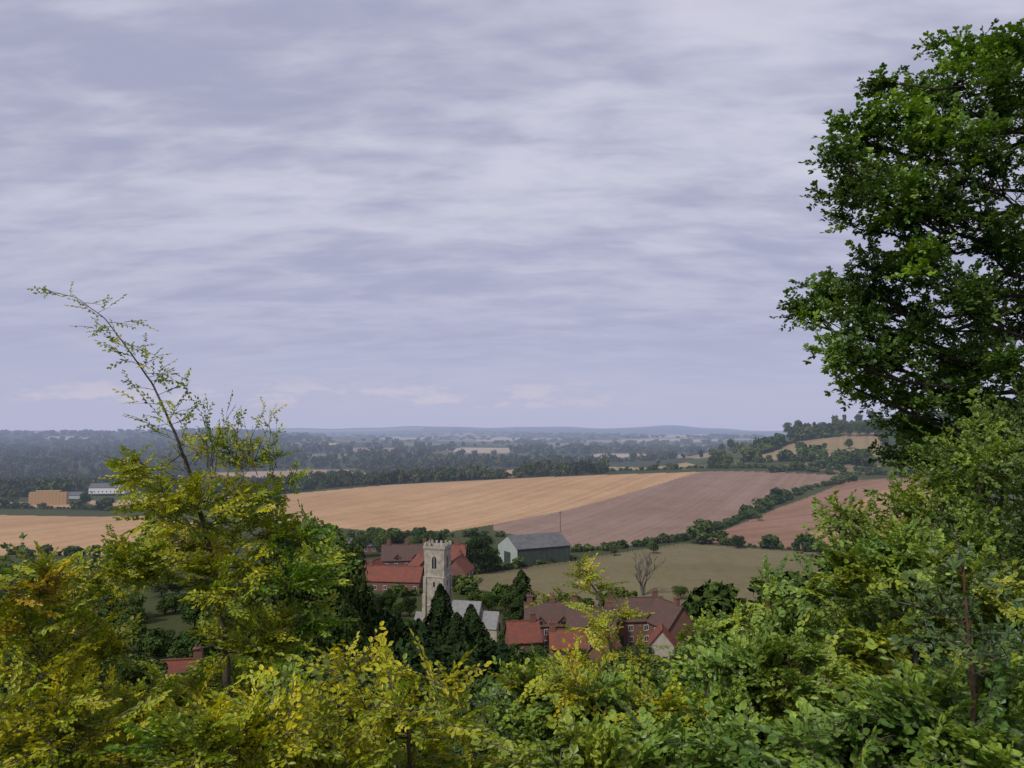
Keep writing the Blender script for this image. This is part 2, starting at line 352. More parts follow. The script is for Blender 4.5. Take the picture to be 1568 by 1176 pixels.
sapling('elder_sapling',[(1492,1180),(1490,1040),(1480,940),(1475,860)],4.6,S_dk,[(1475,880,30,3),(1490,940,45,4),(1470,990,45,4),(1530,990,50,4),(1500,1040,45,3),(1440,940,30,2)],mat=barkr,rad=.016,scale=(.5,.85))
# ---- right-hand hawthorn bank
spec=[(1500,700,65,13),(1550,660,55,11),(1450,750,55,11),(1530,770,80,16),(1385,800,50,9),(1310,810,40,6),(1450,830,75,15),(1550,860,80,14),(1350,870,65,13),(1272,790,22,2),(1295,860,40,6),
 (1430,900,85,16),(1530,940,85,14),(1335,940,70,13),(1400,990,85,14),(1500,1020,85,14),(1295,990,55,10),(1360,1040,75,12),(1600,760,90,10),(1620,900,90,10),(1600,1000,90,10)]
dd=9.5
cls=[clump(px,py,r,dd+rng.uniform(-.9,.9),n,1.1,.85) for px,py,r,n in spec]
b0=gnd(V(1470,1000,dd)[0],dd)
plant('hawthorn_tree',[(b0,.1),(V(1480,1050,dd),.09),(V(1470,900,dd),.07),(V(1490,780,dd),.05),(V(1520,690,dd),.02)],cls,S_haw,bark,per=11,tr=.02,scale=(.8,1.3))
spec=[(1310,880,35,6),(1400,860,50,8),(1262,915,24,3),(1500,890,55,8),(1450,960,60,8),(1330,1000,60,8),(1560,980,60,8)]
cls=[clump(px,py,r,dd-1.6,n,1.,.85) for px,py,r,n in spec]
b0=gnd(V(1420,1000,dd-1.6)[0],dd-1.6)
plant('hazel_tree',[(b0,.06),(V(1400,1060,dd-1.6),.05),(V(1400,900,dd-1.6),.02)],cls,S_haz,bark,per=8,tr=.015)
# ---- big oak on the right
dd=12.5
spec=[(1510,90,55,10),(1455,85,35,6),(1560,75,55,10),(1405,150,50,9),(1352,120,20,3),(1350,170,42,7),(1480,160,80,14),(1560,180,85,14),(1305,210,35,7),(1375,225,65,12),(1282,240,28,5),(1450,250,85,15),(1540,290,85,14),
 (1285,290,36,7),(1340,295,55,10),(1315,345,32,5),(1420,325,60,10),(1490,360,70,10),(1570,390,75,12),(1335,405,38,7),(1395,415,55,9),(1290,440,42,8),(1240,450,30,6),(1222,482,30,6),(1290,490,46,9),(1360,470,55,10),(1460,460,46,8),(1530,440,60,9),
 (1275,535,38,8),(1330,545,46,8),(1295,582,24,4),(1410,530,55,9),(1500,545,50,8),(1565,560,60,9),(1345,600,28,5),(1420,610,50,10),(1480,620,60,12),(1550,650,70,12),(1375,650,36,7),(1420,680,48,10),(1380,700,28,6),(1490,700,60,10),(1440,570,45,8),(1540,500,55,9),
 (1640,150,90,13),(1650,300,110,14),(1660,480,110,14),(1650,640,110,14),(1620,70,60,9),(1760,160,110,10),(1780,350,130,10),(1770,560,130,10)]
cls=[clump(px,py+6,r*.96,dd+rng.uniform(-1.2,1.2),n,1.25,.85) for px,py,r,n in spec]
bx=V(1690,700,dd)
plant('oak_tree',[(gnd(bx[0],dd,-.3),.42),(V(1690,950,dd),.36),(V(1680,650,dd),.3),(V(1665,450,dd),.24),(V(1640,250,dd),.17),(V(1610,110,dd),.07)],cls,S_oak,barkd,per=17,tr=.024,scale=(.75,1.2),reach=.2)

# ------------------------------------------------------------------ mid/far tree prototypes
M_mid=midmat('foliage_mid',(.036,.068,.022),(.08,.11,.035)); M_dark=midmat('foliage_yew',(.02,.038,.018),(.035,.055,.022))
M_far=midmat('foliage_far',(.026,.046,.022),(.085,.09,.036),.02)
M_lite=midmat('foliage_light',(.11,.15,.04),(.16,.19,.05))
def quads(b,P,N,size):
    n=len(P); T=unit(np.cross(N,rng.normal(0,1,(n,3)))); B=np.cross(N,T)
    s=size*rng.uniform(.6,1.3,(n,1)); 
    vs=np.stack([P+T*s,P+B*s*.7,P-T*s,P-B*s*.7],1).reshape(-1,3)
    b.add(vs,[(4*i,4*i+1,4*i+2,4*i+3) for i in range(n)])
def proto_round(b,h,w,nblob,nq,size,low=.12):
    cz=h*(.5+low/2); rz=h*(.5-low/2)
    for k in range(nblob):
        v=unit(rng.normal(0,1,3)); rr=rng.uniform(.35,.72); c=np.array([v[0]*w/2*rr,v[1]*w/2*rr,cz+v[2]*rz*rr]); br=w*rng.uniform(.14,.24)
        m=nq//nblob; N=unit(rng.normal(0,1,(m,3))); N[:,2]=np.abs(N[:,2])*np.where(rng.random(m)<.8,1,-1)
        P=c+N*br*rng.uniform(.75,1.08,(m,1)); quads(b,P,unit(N+rng.normal(0,.55,(m,3))),size)
def proto_cone(b,h,w,nq,size):
    t=rng.random(nq)**.8; z=h*(.06+.94*t); a=rng.uniform(0,6.283,nq)
    r=w/2*(1-t)**.7*(1+.25*np.sin(a*3+z*1.7)+.2*np.sin(a*5-z*3))*rng.uniform(.7,1.12,nq)
    P=np.stack([r*np.cos(a),r*np.sin(a),z],1); N=unit(np.stack([np.cos(a),np.sin(a),.5+0*a],1)+rng.normal(0,.5,(nq,3))); quads(b,P,N,size)
def protocoll(name,fn,n,mats,trunk=True):
    c=bpy.data.collections.new(name)
    for k in range(n):
        b=Buf(); fn(b); b.m=[0]*len(b.f)
        if trunk: b.tube([(0,0,-1),(0,0,2),(.1,0,5.5)],[.35,.25,.12],6,1)
        c.objects.link(bpy.data.objects.new('%s_%d'%(name,k),b.mesh(name,mats)))
    return c
C_mid=protocoll('deciduous_trees',lambda b:proto_round(b,10,rng.uniform(7.5,10),22,4200,.26),4,[M_mid,barkd])
C_fine=protocoll('ash_trees',lambda b:proto_round(b,10,rng.uniform(4.2,4.8),40,14000,.10,.05),3,[M_mid,barkd])
C_lite=protocoll('light_trees',lambda b:proto_round(b,10,rng.uniform(7.5,10),22,4200,.26),2,[M_lite,barkd])
C_bush=protocoll('hedge_shrubs',lambda b:proto_round(b,10,12,12,380,1.1,0),4,[M_mid,barkd],False)
C_con=protocoll('conifers',lambda b:proto_cone(b,10,rng.uniform(3.6,4.4),8000,.13),3,[M_dark,barkd])
C_yew=protocoll('yews',lambda b:proto_round(b,10,8,26,5600,.2,.02),2,[M_dark,barkd])
C_far=protocoll('far_trees',lambda b:proto_round(b,10,rng.uniform(10,14),8,110,1.7,0),5,[M_far,barkd],False)
def single(name,px,dist,h,coll,wide=1.0,top=None):
    x=ray(px,800)[0]*dist; y=dist; g=float(H(x,y))
    if top is not None: h=(ray(px,top)[1]*dist-g)*(1.12 if coll is not C_con else 1.0)
    e=empty(name,(x,y,g))
    s=h/10.; instancer('crown_and_trunk',[(0,0,0)],[(0,0,rng.uniform(0,6.28))],[(s*wide,s*wide,s)],coll,e,False); return e
for px,dist,top,c,w,nm in [(490,55,772,C_fine,.7,'ash_tree'),(518,58,805,C_fine,.62,'ash_tree'),(465,50,800,C_fine,.7,'ash_tree'),(535,64,860,C_fine,.7,'ash_tree'),(500,52,880,C_fine,.9,'ash_tree'),(410,60,850,C_fine,.9,'ash_tree'),
   (675,62,897,C_con,1.0,'cypress_tree'),(612,66,945,C_con,1.1,'cypress_tree'),(722,60,928,C_con,1.2,'cypress_tree'),(642,56,950,C_con,1.2,'cypress_tree'),(700,54,940,C_con,1.2,'cypress_tree'),(565,75,935,C_yew,.8,'yew_tree'),(590,60,965,C_yew,.8,'yew_tree'),(655,50,985,C_yew,.9,'yew_tree'),(740,56,985,C_yew,.8,'yew_tree'),(540,56,940,C_fine,1.1,'ash_tree'),
   (760,70,1000,C_mid,.8,'ash_tree'),(800,80,1020,C_mid,.8,'ash_tree')]:
    single(nm,px,dist,0,c,w,top)
for px,dist,h,c,w,nm in [
   (735,262,14,C_yew,1.0,'oak_tree'),(712,268,10,C_yew,1,'oak_tree'),(757,270,8,C_mid,1.1,'oak_tree'),(655,300,10,C_mid,1,'oak_tree'),(640,300,8,C_mid,1,'ash_tree'),(672,310,9,C_mid,1.2,'ash_tree'),(610,305,9,C_yew,1.2,'oak_tree'),(590,300,10,C_mid,1.1,'ash_tree'),(572,310,8,C_mid,1.2,'ash_tree'),(548,295,9,C_mid,1.2,'ash_tree'),(690,300,7,C_mid,1.2,'hawthorn_tree'),
   (798,190,14,C_con,1.6,'spruce_tree'),(792,196,8,C_yew,1.2,'yew_tree'),(725,200,7,C_mid,1,'apple_tree'),(598,205,6,C_yew,1,'yew_tree'),(628,200,6,C_yew,.9,'yew_tree'),(748,205,5,C_mid,1.1,'apple_tree'),(712,158,6,C_mid,1.3,'apple_tree'),(735,158,5,C_yew,1.2,'holly_tree'),(690,165,7,C_mid,1.0,'apple_tree'),(640,165,7,C_yew,1.2,'holly_tree'),(660,160,5,C_mid,1.2,'apple_tree'),
   (265,330,12,C_yew,1.1,'oak_tree'),(240,330,8,C_yew,1.1,'oak_tree'),(300,320,9,C_mid,1.1,'oak_tree'),(330,325,8,C_mid,1.3,'ash_tree'),
   (1190,455,10,C_yew,1.2,'oak_tree'),(1162,400,5,C_mid,1.2,'hawthorn_tree'),(1000,305,5,C_mid,1.3,'hawthorn_tree'),(940,300,4,C_mid,1.3,'hawthorn_tree'),(1130,318,6,C_yew,1.2,'hawthorn_tree'),(1255,300,7,C_mid,1.2,'hawthorn_tree'),(1040,222,4,C_mid,1.3,'hawthorn_tree'),
   (700,235,5,C_yew,1.2,'yew_tree'),(538,235,9,C_mid,1.1,'ash_tree'),(580,205,5,C_yew,1.2,'yew_tree'),(612,200,4,C_mid,1.2,'apple_tree'),(600,185,6,C_yew,1.2,'yew_tree'),(572,180,7,C_mid,1.2,'ash_tree'),(548,190,8,C_yew,1.2,'yew_tree'),(622,175,6,C_mid,1.2,'ash_tree'),(590,165,7,C_mid,1.3,'ash_tree'),
   (1070,160,6,C_yew,1.1,'yew_tree'),(1090,170,7,C_mid,1.1,'ash_tree'),(1120,165,8,C_mid,1.2,'ash_tree'),(1160,160,8,C_yew,1.2,'yew_tree'),(1215,160,9,C_mid,1.3,'ash_tree'),(1250,160,10,C_yew,1.3,'yew_tree'),(775,168,5,C_mid,1.1,'apple_tree'),(822,150,5,C_mid,1.3,'apple_tree'),(885,150,5,C_mid,1.3,'apple_tree'),(955,150,5,C_yew,1.3,'holly_tree'),(985,152,5,C_yew,1.2,'holly_tree'),(1040,150,5,C_mid,1.3,'ash_tree')]:
    single(nm,px,dist,h,c,w)
def hedge(name,line,h=3.,step=1.6,wob=.35,tall=.06,coll=None):
    W=[survey(*p)[:2] for p in line]; P=[];S=[]
    for (x0,y0),(x1,y1) in zip(W[:-1],W[1:]):
        L=math.hypot(x1-x0,y1-y0); n=max(2,int(L/step))
        for i in range(n):
            t=(i+rng.random())/n; x=x0+(x1-x0)*t+rng.normal(0,wob); y=y0+(y1-y0)*t+rng.normal(0,wob)
            s=h*rng.uniform(.45,1.2)/10*(rng.uniform(1.6,2.4) if rng.random()<tall else 1); P.append((x,y,float(H(x,y))-.2)); S.append((s*1.1,s*1.1,s))
    P=np.array(P); instancer(name,P,np.stack([0*P[:,0],0*P[:,0],rng.uniform(0,6.28,len(P))],1),S,coll or C_bush)
hedge('field_hedge',[(1045,828),(1100,810),(1175,777),(1240,748),(1310,735)],3.3,1.6,.6,.1)
hedge('field_hedge',[(1062,832),(1130,836),(1215,842),(1300,850)],3.2,2.2,.9,.2)
hedge('field_hedge',[(425,757),(520,745),(600,740),(700,735),(800,729),(900,723),(1070,717),(1180,718),(1300,728),(1420,728)],3.5,2.6,1.2,.16)
hedge('field_hedge',[(875,846),(950,840),(1045,828)],3.2,1.9,.9,.16)
hedge('field_hedge',[(540,822),(600,820),(700,822),(770,822)],4,2.5,1.5,.1)
hedge('field_hedge',[(700,884),(760,874),(880,858)],2,1.6,.8,.15)
hedge('field_hedge',[(0,779),(120,780),(250,783),(340,779),(430,768)],4,3,1,.2)
hedge('field_hedge',[(0,762),(60,761),(125,762)],7,3,2,.3)
hedge('field_hedge',[(0,850),(160,852),(300,848)],4,2.5,2,.1)
hedge('field_hedge',[(1140,708),(1230,706),(1340,716)],6,3,1.5,.25)
hedge('field_hedge',[(1150,700),(1220,676),(1290,668)],6,3,1.5,.4)
hedge('field_hedge',[(1180,724),(1250,716),(1330,724)],5,3.5,1.5,.25)
hedge('garden_hedge',[(700,905),(770,925),(830,945)],3,1.4,.8,.1)
hedge('garden_hedge',[(830,935),(900,928),(1050,940)],2.5,2.2,1.5,.25)
hedge('garden_hedge',[(1050,960),(1150,955),(1260,945),(1330,930)],5,1.8,1.5,.3)
hedge('garden_hedge',[(520,920),(600,915),(650,905)],3,2.5,2.5,.2)
# ---- slope woodland under the village (one instanced mass)
P=[];S=[]
while len(P)<480:
    y=rng.uniform(36,300); x=rng.uniform(-.75,.75)*(y+10); px=784+F*x/y
    if y>165 and px>520: continue
    if y>150 and px>770: continue
    if px<225: lim=870
    elif px<420 and y<122: lim=1000
    elif px<440: lim=880
    elif px<540: lim=905
    elif px<635: lim=935
    elif px<770: lim=980
    elif px<1070: lim=995
    elif px<1230: lim=965
    else: lim=900
    g=float(H(x,y)); ty=lim+rng.uniform(0,70)
    h=ray(px,ty)[1]*y-g
    if h<2.5: continue
    h=min(h,rng.uniform(7,13))
    P.append((x,y,g-.3)); S.append((h/10*1.3*(1 if h<9 else .8),h/10*1.3*(1 if h<9 else .8),h/10))
P=np.array(P);S=np.array(S);k=rng.random(len(P))<.12
for nm,msk,cc in (('hillside_woodland',~k,C_mid),('hillside_thicket',k,C_lite)):
    q=P[msk]; instancer(nm,q,np.stack([0*q[:,0],0*q[:,0],rng.uniform(0,6.28,len(q))],1),S[msk],cc,None,False)
# ------------------------------------------------------------------ fields
def poly(pts): return [survey(*p)[:2] for p in pts]
WH=(.44,.285,.165);PK=(.26,.178,.145);RD=(.27,.162,.118);MD=(.17,.148,.085)
FIELDS=[ # polygon, colour, rowangle, rowamp
 (poly([(400,764),(440,757),(600,742),(720,736),(900,728),(1080,722),(755,803),(690,814),(560,812),(420,800)]),WH,math.radians(28),.22),
 (poly([(1080,722),(1285,728),(1270,738),(1180,772),(1050,822),(1000,832),(900,840),(870,836),(755,812),(755,803)]),PK,math.radians(28),.2),
 (poly([(1440,733),(1300,735),(1190,778),(1062,828),(1070,831),(1240,842),(1440,810)]),RD,math.radians(60),.25),
 (poly([(1440,740),(1330,756),(1240,815),(1240,840),(1440,820)]),(.36,.23,.14),math.radians(60),.2),
 (poly([(690,886),(880,857),(1045,832),(1180,842),(1320,850),(1330,945),(1100,965),(820,945),(720,905)]),MD,math.radians(5),.05),
 (poly([(-300,783),(250,790),(300,800),(300,842),(160,850),(-300,850)]),WH,math.radians(10),.2),
 (poly([(-200,770),(115,769),(118,777),(-200,778)]),WH,0,.1),
 (poly([(130,766),(400,758),(400,772),(150,777)]),(.40,.28,.17),0,.1),
 (poly([(330,724),(480,719),(545,718),(566,728),(470,736),(410,742),(330,738)]),(.36,.25,.18),.3,.1),
 (poly([(690,733),(740,722),(800,719),(795,730)]),WH,0,.1),
 (poly([(815,726),(890,714),(1050,708),(1070,714),(900,722)]),(.33,.26,.14),0,.1),
 (poly([(1150,705),(1200,678),(1290,664),(1350,664),(1350,698),(1230,704)]),(.27,.205,.12),.4,.2),
 (poly([(1180,714),(1250,706),(1350,712),(1350,722),(1290,724)]),(.19,.165,.095),.4,.15),
]
def strip(px,py,w,h,c):
    FIELDS.append((poly([(px-w/2,py+rng.uniform(-1,1)),(px-w/5,py-h*.6),(px+w/2,py-h*.4+rng.uniform(-1,1)),(px+w*.42,py+h*.6),(px-w*.3,py+h*.7)]),c,0,0))
PA=(.40,.32,.24);GR=(.15,.16,.085);BR=(.26,.20,.15)
for a in [(735,689,105,7,PA),(950,697,110,5,PA),(860,681,90,4,BR),(570,688,100,5,BR),(1000,674,110,3.5,PA),(800,672,120,3,PA),(620,671,90,3,PA),(110,671,120,3,PA),(1060,684,80,5,GR),(640,680,80,4,GR),(480,680,80,4,PA),(500,698,70,6,GR),(850,702,80,5,GR),(930,676,90,3,BR),(1030,668,110,2.5,PA),(700,668,120,2.5,BR),(300,676,80,3,GR),(1060,698,60,5,BR)]: strip(*a)
v1=np.arange(.0030,.36,.00085); dist=48/v1; dist=dist[dist<14000]
rows=np.concatenate([[-300,-60,-20,-5,0,3,6,9,12,18,25,40,60,80,100,120],dist[dist>133][::-1],[18000,28000]])
us=np.linspace(-1.05,1.05,1101)
Xg=us[None,:]*(np.maximum(rows,0)[:,None]+np.clip(80-rows[:,None]*.2,0,80)); Yg=np.repeat(rows[:,None],len(us),1); Zg=H(Xg,Yg)
nr,nc=Xg.shape
col=np.zeros((nr,nc,3)); col[:]=(.06,.07,.03)
far=Yg>640
NC=420
cs=np.stack([rng.uniform(-1.2,1.2,NC),np.exp(rng.uniform(math.log(640),math.log(13000),NC))],1)
pal=np.array([(.07,.09,.04),(.05,.065,.03),(.36,.29,.20),(.10,.11,.05),(.15,.14,.085),(.05,.06,.03),(.05,.06,.03),(.06,.075,.035)])
pc=pal[rng.integers(0,len(pal),NC)]
pc[(cs[:,1]<2500)&(pc[:,0]>.12)]=(.055,.068,.032)
U=(Xg/np.maximum(Yg,1))[far]; LY=np.log(Yg[far]); best=np.full(U.shape,1e9); bi=np.zeros(U.shape,int); second=best.copy()
for i,(cu,cy) in enumerate(cs):
    dq=((U-cu)*6)**2+((LY-math.log(cy))*9)**2
    m=dq<best; second=np.where(m,best,np.minimum(second,dq)); bi=np.where(m,i,bi); best=np.where(m,dq,best)
cc=pc[bi]; edge=(np.sqrt(second)-np.sqrt(best))<.035; cc[edge]=(.04,.05,.025)
wood=(U<-.28)&(LY<math.log(4200))&(LY>math.log(700)); cc[wood]=(.045,.055,.028)
wd=(LY<math.log(1500))&(U<.22); cc[wd]=(.05,.06,.03)
col[far]=cc
row=np.zeros((nr,nc)); amp=np.full((nr,nc),.0)
for pl,c,an,am in FIELDS:
    m=inpoly(Xg,Yg,pl); col[m]=c; row[m]=(Xg*math.cos(an)-Yg*math.sin(an))[m]; amp[m]=am
me=bpy.data.meshes.new('ground')
idx=np.arange(nr*nc).reshape(nr,nc)
fc=np.stack([idx[:-1,:-1],idx[:-1,1:],idx[1:,1:],idx[1:,:-1]],-1).reshape(-1,4)
me.vertices.add(nr*nc); me.vertices.foreach_set('co',np.stack([Xg,Yg,Zg],-1).ravel())
me.loops.add(fc.size); me.loops.foreach_set('vertex_index',fc.ravel().astype(np.int32))
me.polygons.add(len(fc)); me.polygons.foreach_set('loop_start',np.arange(0,fc.size,4,dtype=np.int32)); me.polygons.foreach_set('loop_total',np.full(len(fc),4,dtype=np.int32))
me.update(calc_edges=True); me.validate()
a=me.attributes.new('fieldcol','FLOAT_COLOR','POINT'); a.data.foreach_set('color',np.concatenate([col,np.ones((nr,nc,1))],-1).ravel())
a=me.attributes.new('row','FLOAT','POINT'); a.data.foreach_set('value',row.ravel())
a=me.attributes.new('amp','FLOAT','POINT'); a.data.foreach_set('value',amp.ravel())
m,nt=newmat('ground_fields')
def at(n): q=nn(nt,'ShaderNodeAttribute',attribute_name=n); return q
g=nn(nt,'ShaderNodeNewGeometry')
c=at('fieldcol').outputs['Color']; rw=at('row').outputs['Fac']; am=at('amp').outputs['Fac']
n1=noise(nt,g.outputs['Position'],.012,5,.6); n2=noise(nt,g.outputs['Position'],.35,4,.7); n3=noise(nt,g.outputs['Position'],.06,4,.6)
rn=nn(nt,'ShaderNodeTexNoise',noise_dimensions='2D'); cb=nn(nt,'ShaderNodeCombineXYZ'); nt.links.new(mth(nt,'MULTIPLY',rw,.22),cb.inputs[0])
nt.links.new(mth(nt,'MULTIPLY',n1,1.2),cb.inputs[1]); nt.links.new(cb.outputs[0],rn.inputs['Vector']); rn.inputs['Scale'].default_value=1; rn.inputs['Detail'].default_value=3
tram=mth(nt,'LESS_THAN',mth(nt,'FRACT',mth(nt,'DIVIDE',rw,24.)),.05)
f=mth(nt,'MULTIPLY',ss(nt,rn.outputs['Fac'],.35,.65),am)
f=mth(nt,'ADD',f,mth(nt,'MULTIPLY',mth(nt,'MULTIPLY',tram,am),.5))
c=mix(nt,mth(nt,'MULTIPLY',ss(nt,n1,.35,.68),.55),c,mix(nt,1.0,c,(.78,.70,.62),'MULTIPLY'))
c=mix(nt,mth(nt,'MULTIPLY',ss(nt,n3,.45,.7),.4),c,mix(nt,1.0,c,(.74,.80,.72),'MULTIPLY'))
c=mix(nt,f,c,mix(nt,1.0,c,(.42,.34,.30),'MULTIPLY'))
c=mix(nt,mth(nt,'MULTIPLY',ss(nt,n2,.35,.75),.35),c,mix(nt,1.0,c,(.55,.6,.5),'MULTIPLY'))
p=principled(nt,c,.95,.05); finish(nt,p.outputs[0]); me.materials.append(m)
ground=link(bpy.data.objects.new('ground',me)); me.polygons.foreach_set('use_smooth',[True]*len(me.polygons))
# ---- woodland masses
openp=[f[0] for f in FIELDS]
N=12500
pys=rng.uniform(665,750,N); pxs=rng.uniform(-120,1690,N)
uu=(pxs-784)/F; vv=(pys-660)/F
dd_=48/np.maximum(vv,.004)
keep=(dd_<6500)&(dd_>655)
x_=uu*dd_; y_=dd_
inf=np.zeros(N,bool)
for pl in openp: inf|=inpoly(x_,y_,pl)
dens=np.sin(uu*9+1.3+np.log(y_)*3)+.8*np.sin(np.log(y_)*17+uu*5)+.4*np.sin(uu*31)
left=(uu<-.25)&(y_<4300)
keep&=~inf&((dens>-.05)|left|((y_<2000)&(dens>-.8))|(rng.random(N)<.10))
hillz=(x_>150)&(y_>560)&(y_<1150); keep&=~(hillz&(rng.random(N)<.85))
x_=x_[keep];y_=y_[keep]
sc=np.clip(y_/1300,.7,3.4)*rng.uniform(.6,1.3,len(x_))
zz=np.clip(1.05*rng.uniform(.55,1.4,len(x_))*np.clip(y_/2500+.6,.8,1.4),0,1.7)
q=np.stack([x_,y_,H(x_,y_)-.5],1)
instancer('distant_woodland',q,np.stack([0*x_,0*x_,rng.uniform(0,6.28,len(x_))],1),np.stack([sc,sc,zz],1),C_far)
P=[];S=[]
for px in list(range(1205,1480,12)):
    x,y,z=survey(px+rng.uniform(-4,4),668); P.append((x,y,z-.5)); s=rng.uniform(1.0,1.9); S.append((s,s,s))
for px,py,s in [(1120,690,1.5),(1105,690,1.0),(1135,692,1.0),(1150,690,.8),(1180,690,1),(1165,684,.8),(1195,682,1.1),(1225,692,1.0),(1262,690,.8),(1300,688,1.0),(810,731,1.3),(525,743,1.6),(490,746,1.5),(505,745,1.3),(465,752,1.2),(770,708,1.6),(785,707,1.6),(740,712,1.4),(1325,716,1.5),(1100,716,1.4),(1115,716,1.3),(1090,717,1.2),(130,776,1.2),(20,772,1.2)]:
    x,y,z=survey(px,py); P.append((x,y,z-.4)); S.append((s,s,s))
P=np.array(P); instancer('hilltop_trees',P,np.stack([0*P[:,0]]*2+[rng.uniform(0,6,len(P))],1),S,C_mid,None,False)

# ------------------------------------------------------------------ buildings
stone=solid('church_stone',(.40,.36,.30),.35,.9,.9,.5,c2=(.24,.22,.185)); stone2=solid('stone_trim',(.46,.42,.35),.2,2)
lead=solid('lead_roof',(.22,.22,.225),.2,1.2,.7); tile=tilemat('red_tiles',(.29,.085,.055),(.20,.07,.05)); tileb=tilemat('brown_tiles',(.16,.085,.068),(.105,.065,.055))
brick=tilemat('brick_wall',(.25,.12,.085),(.20,.105,.078)); render_=solid('cream_render',(.40,.36,.30),.15,1); glass=solid('window_glass',(.03,.035,.04),.2,3,.15)
white=solid('white_paint',(.70,.70,.68),.06,2); slate=solid('slate_roof',(.12,.12,.14),.3,1); green=solid('green_cladding',(.05,.07,.055),.2,.6); pale=solid('pale_cladding',(.36,.41,.38),.12,.4); sheet=solid('fibre_cement_roof',(.125,.125,.13),.25,.5)
def gable(buf,x0,x1,w,eave,ridge,mi=0):
    buf.prism([(-w/2,0),(w/2,0),(w/2,eave),(0,ridge),(-w/2,eave)],'x',x0,x1,mi)
def roofbuf(x0,x1,w,eave,ridge,t=.18,oh=.35):
    b=Buf(); sl=(ridge-eave)/(w/2)
    for sg in (-1,1):
        y1=sg*(w/2+oh); z1=eave-sl*oh+.03
        b.prism([(0,ridge+.03),(y1,z1),(y1,z1+t),(0,ridge+.03+t)],'x',x0-oh,x1+oh)
    return b
def windows(e,x_list,w,z0,ww=.9,hh=1.1,side=-1,frame=white):
    fb=Buf();gb=Buf()
    for x in x_list:
        for z in z0:
            y=side*w/2
            ya,yb=sorted((y-side*.02,y+side*.02)); gb.box(x-ww/2,x+ww/2,ya,yb,z,z+hh)
            ya,yb=sorted((y-side*.03,y+side*.07))
            for (a,b_,c_,d_) in [(x-ww/2-.07,x-ww/2,z,z+hh),(x+ww/2,x+ww/2+.07,z,z+hh),(x-ww/2-.07,x+ww/2+.07,z-.1,z),(x-ww/2-.07,x+ww/2+.07,z+hh,z+hh+.08),(x-.03,x+.03,z,z+hh)]:
                fb.box(a,b_,ya,yb,c_,d_)
    obj('windows_glass',gb,[glass],e); obj('window_frames',fb,[frame],e)
def house(name,px,dist,rot,L,W,eave,ridge,rm,wm,chim=(),wz=(1,3.4),dz=0,door=True,dormer=()):
    x=ray(px,900)[0]*dist; e=empty(name,(x,dist,float(H(x,dist))-.3+dz),math.radians(rot))
    b=Buf(); gable(b,-L/2,L/2,W,eave,ridge); obj('walls',b,[wm],e)
    obj('roof',roofbuf(-L/2,L/2,W,eave,ridge),[rm],e)
    b=Buf(); b.box(-L/2-.4,L/2+.4,-.14,.14,ridge+.12,ridge+.3); obj('ridge_tiles',b,[rm],e)
    n=max(2,int(L/3)); xs=np.linspace(-L/2+1.3,L/2-1.3,n)
    wz=[z for z in wz if z+1.2<eave]
    windows(e,xs,W,wz,side=-1); windows(e,xs,W,wz,side=1)
    if door:
        b=Buf(); b.box(xs[0]+.9,xs[0]+1.8,-W/2-.06,-W/2+.05,.3,2.3); obj('door',b,[green],e)
    for cx in chim:
        b=Buf(); b.box(cx-.6,cx+.6,-.42,.42,ridge-1.2,ridge+1.7); b.box(cx-.7,cx+.7,-.52,.52,ridge+1.45,ridge+1.72)
        for q in (-.28,.28): b.tube([(cx+q,0,ridge+1.7),(cx+q,0,ridge+2.25)],[.16,.13],8)
        obj('chimney',b,[brick],e)
    for dx in dormer:
        b=Buf(); b.prism([(dx-1,eave-.3),(dx+1,eave-.3),(dx+1,eave+.7),(dx,eave+1.7),(dx-1,eave+.7)],'y',-W/2-.05,-W/6); obj('dormer',b,[wm],e)
        b=Buf()
        for sg in (-1,1): b.prism([(dx,eave+1.72),(dx+sg*1.25,eave+.5),(dx+sg*1.25,eave+.65),(dx,eave+1.88)],'y',-W/2-.3,-W/6)
        obj('dormer_roof',b,[rm],e)
        b=Buf(); b.box(dx-.5,dx+.5,-W/2-.09,-W/2-.02,eave-.1,eave+.8); obj('dormer_window',b,[glass],e)
    return e
# farm group
house('farmhouse',622,262,8,16,8,5.6,10,tileb,brick,chim=(-6,0,6),dormer=(-3,3))
house('farm_cottage',682,262,-6,14,8,5.6,9.8,tile,brick,chim=(-5,4),dormer=(0,))
house('farm_stable',602,236,-8,18,7,3.6,7.2,tile,brick,wz=(1,),chim=(-7,))
house('farm_stable',645,250,-75,13,7,4,7.8,tile,brick,wz=(1,))
house('farm_shed',570,250,75,10,6,3.2,6.6,tile,brick,wz=(1,))
house('brick_cottage',702,243,80,11,7,5,9,tile,brick,chim=(2,))
# farm barn
x=ray(818,850)[0]*285; e=empty('farm_barn',(x,288,float(H(x,288))-.3),math.radians(28))
b=Buf(); gable(b,-11,11,15,6.2,10); obj('walls',b,[green],e)
b=Buf(); b.prism([(-7.5,0.1),(7.5,0.1),(7.5,6.2),(0,9.98),(-7.5,6.2)],'x',-11.12,-11.01); obj('gable_cladding',b,[pale],e)
obj('roof',roofbuf(-11,11,15,6.2,10),[sheet],e)
b=Buf(); [b.box(q-.06,q+.06,-7.58,-7.51,.2,6.1) for q in np.arange(-10,11,2.5)]; obj('cladding_ribs',b,[slate],e)
b=Buf(); b.box(-11.25,-11.13,-2.4,2.4,.2,4.4); obj('sliding_door',b,[green],e)
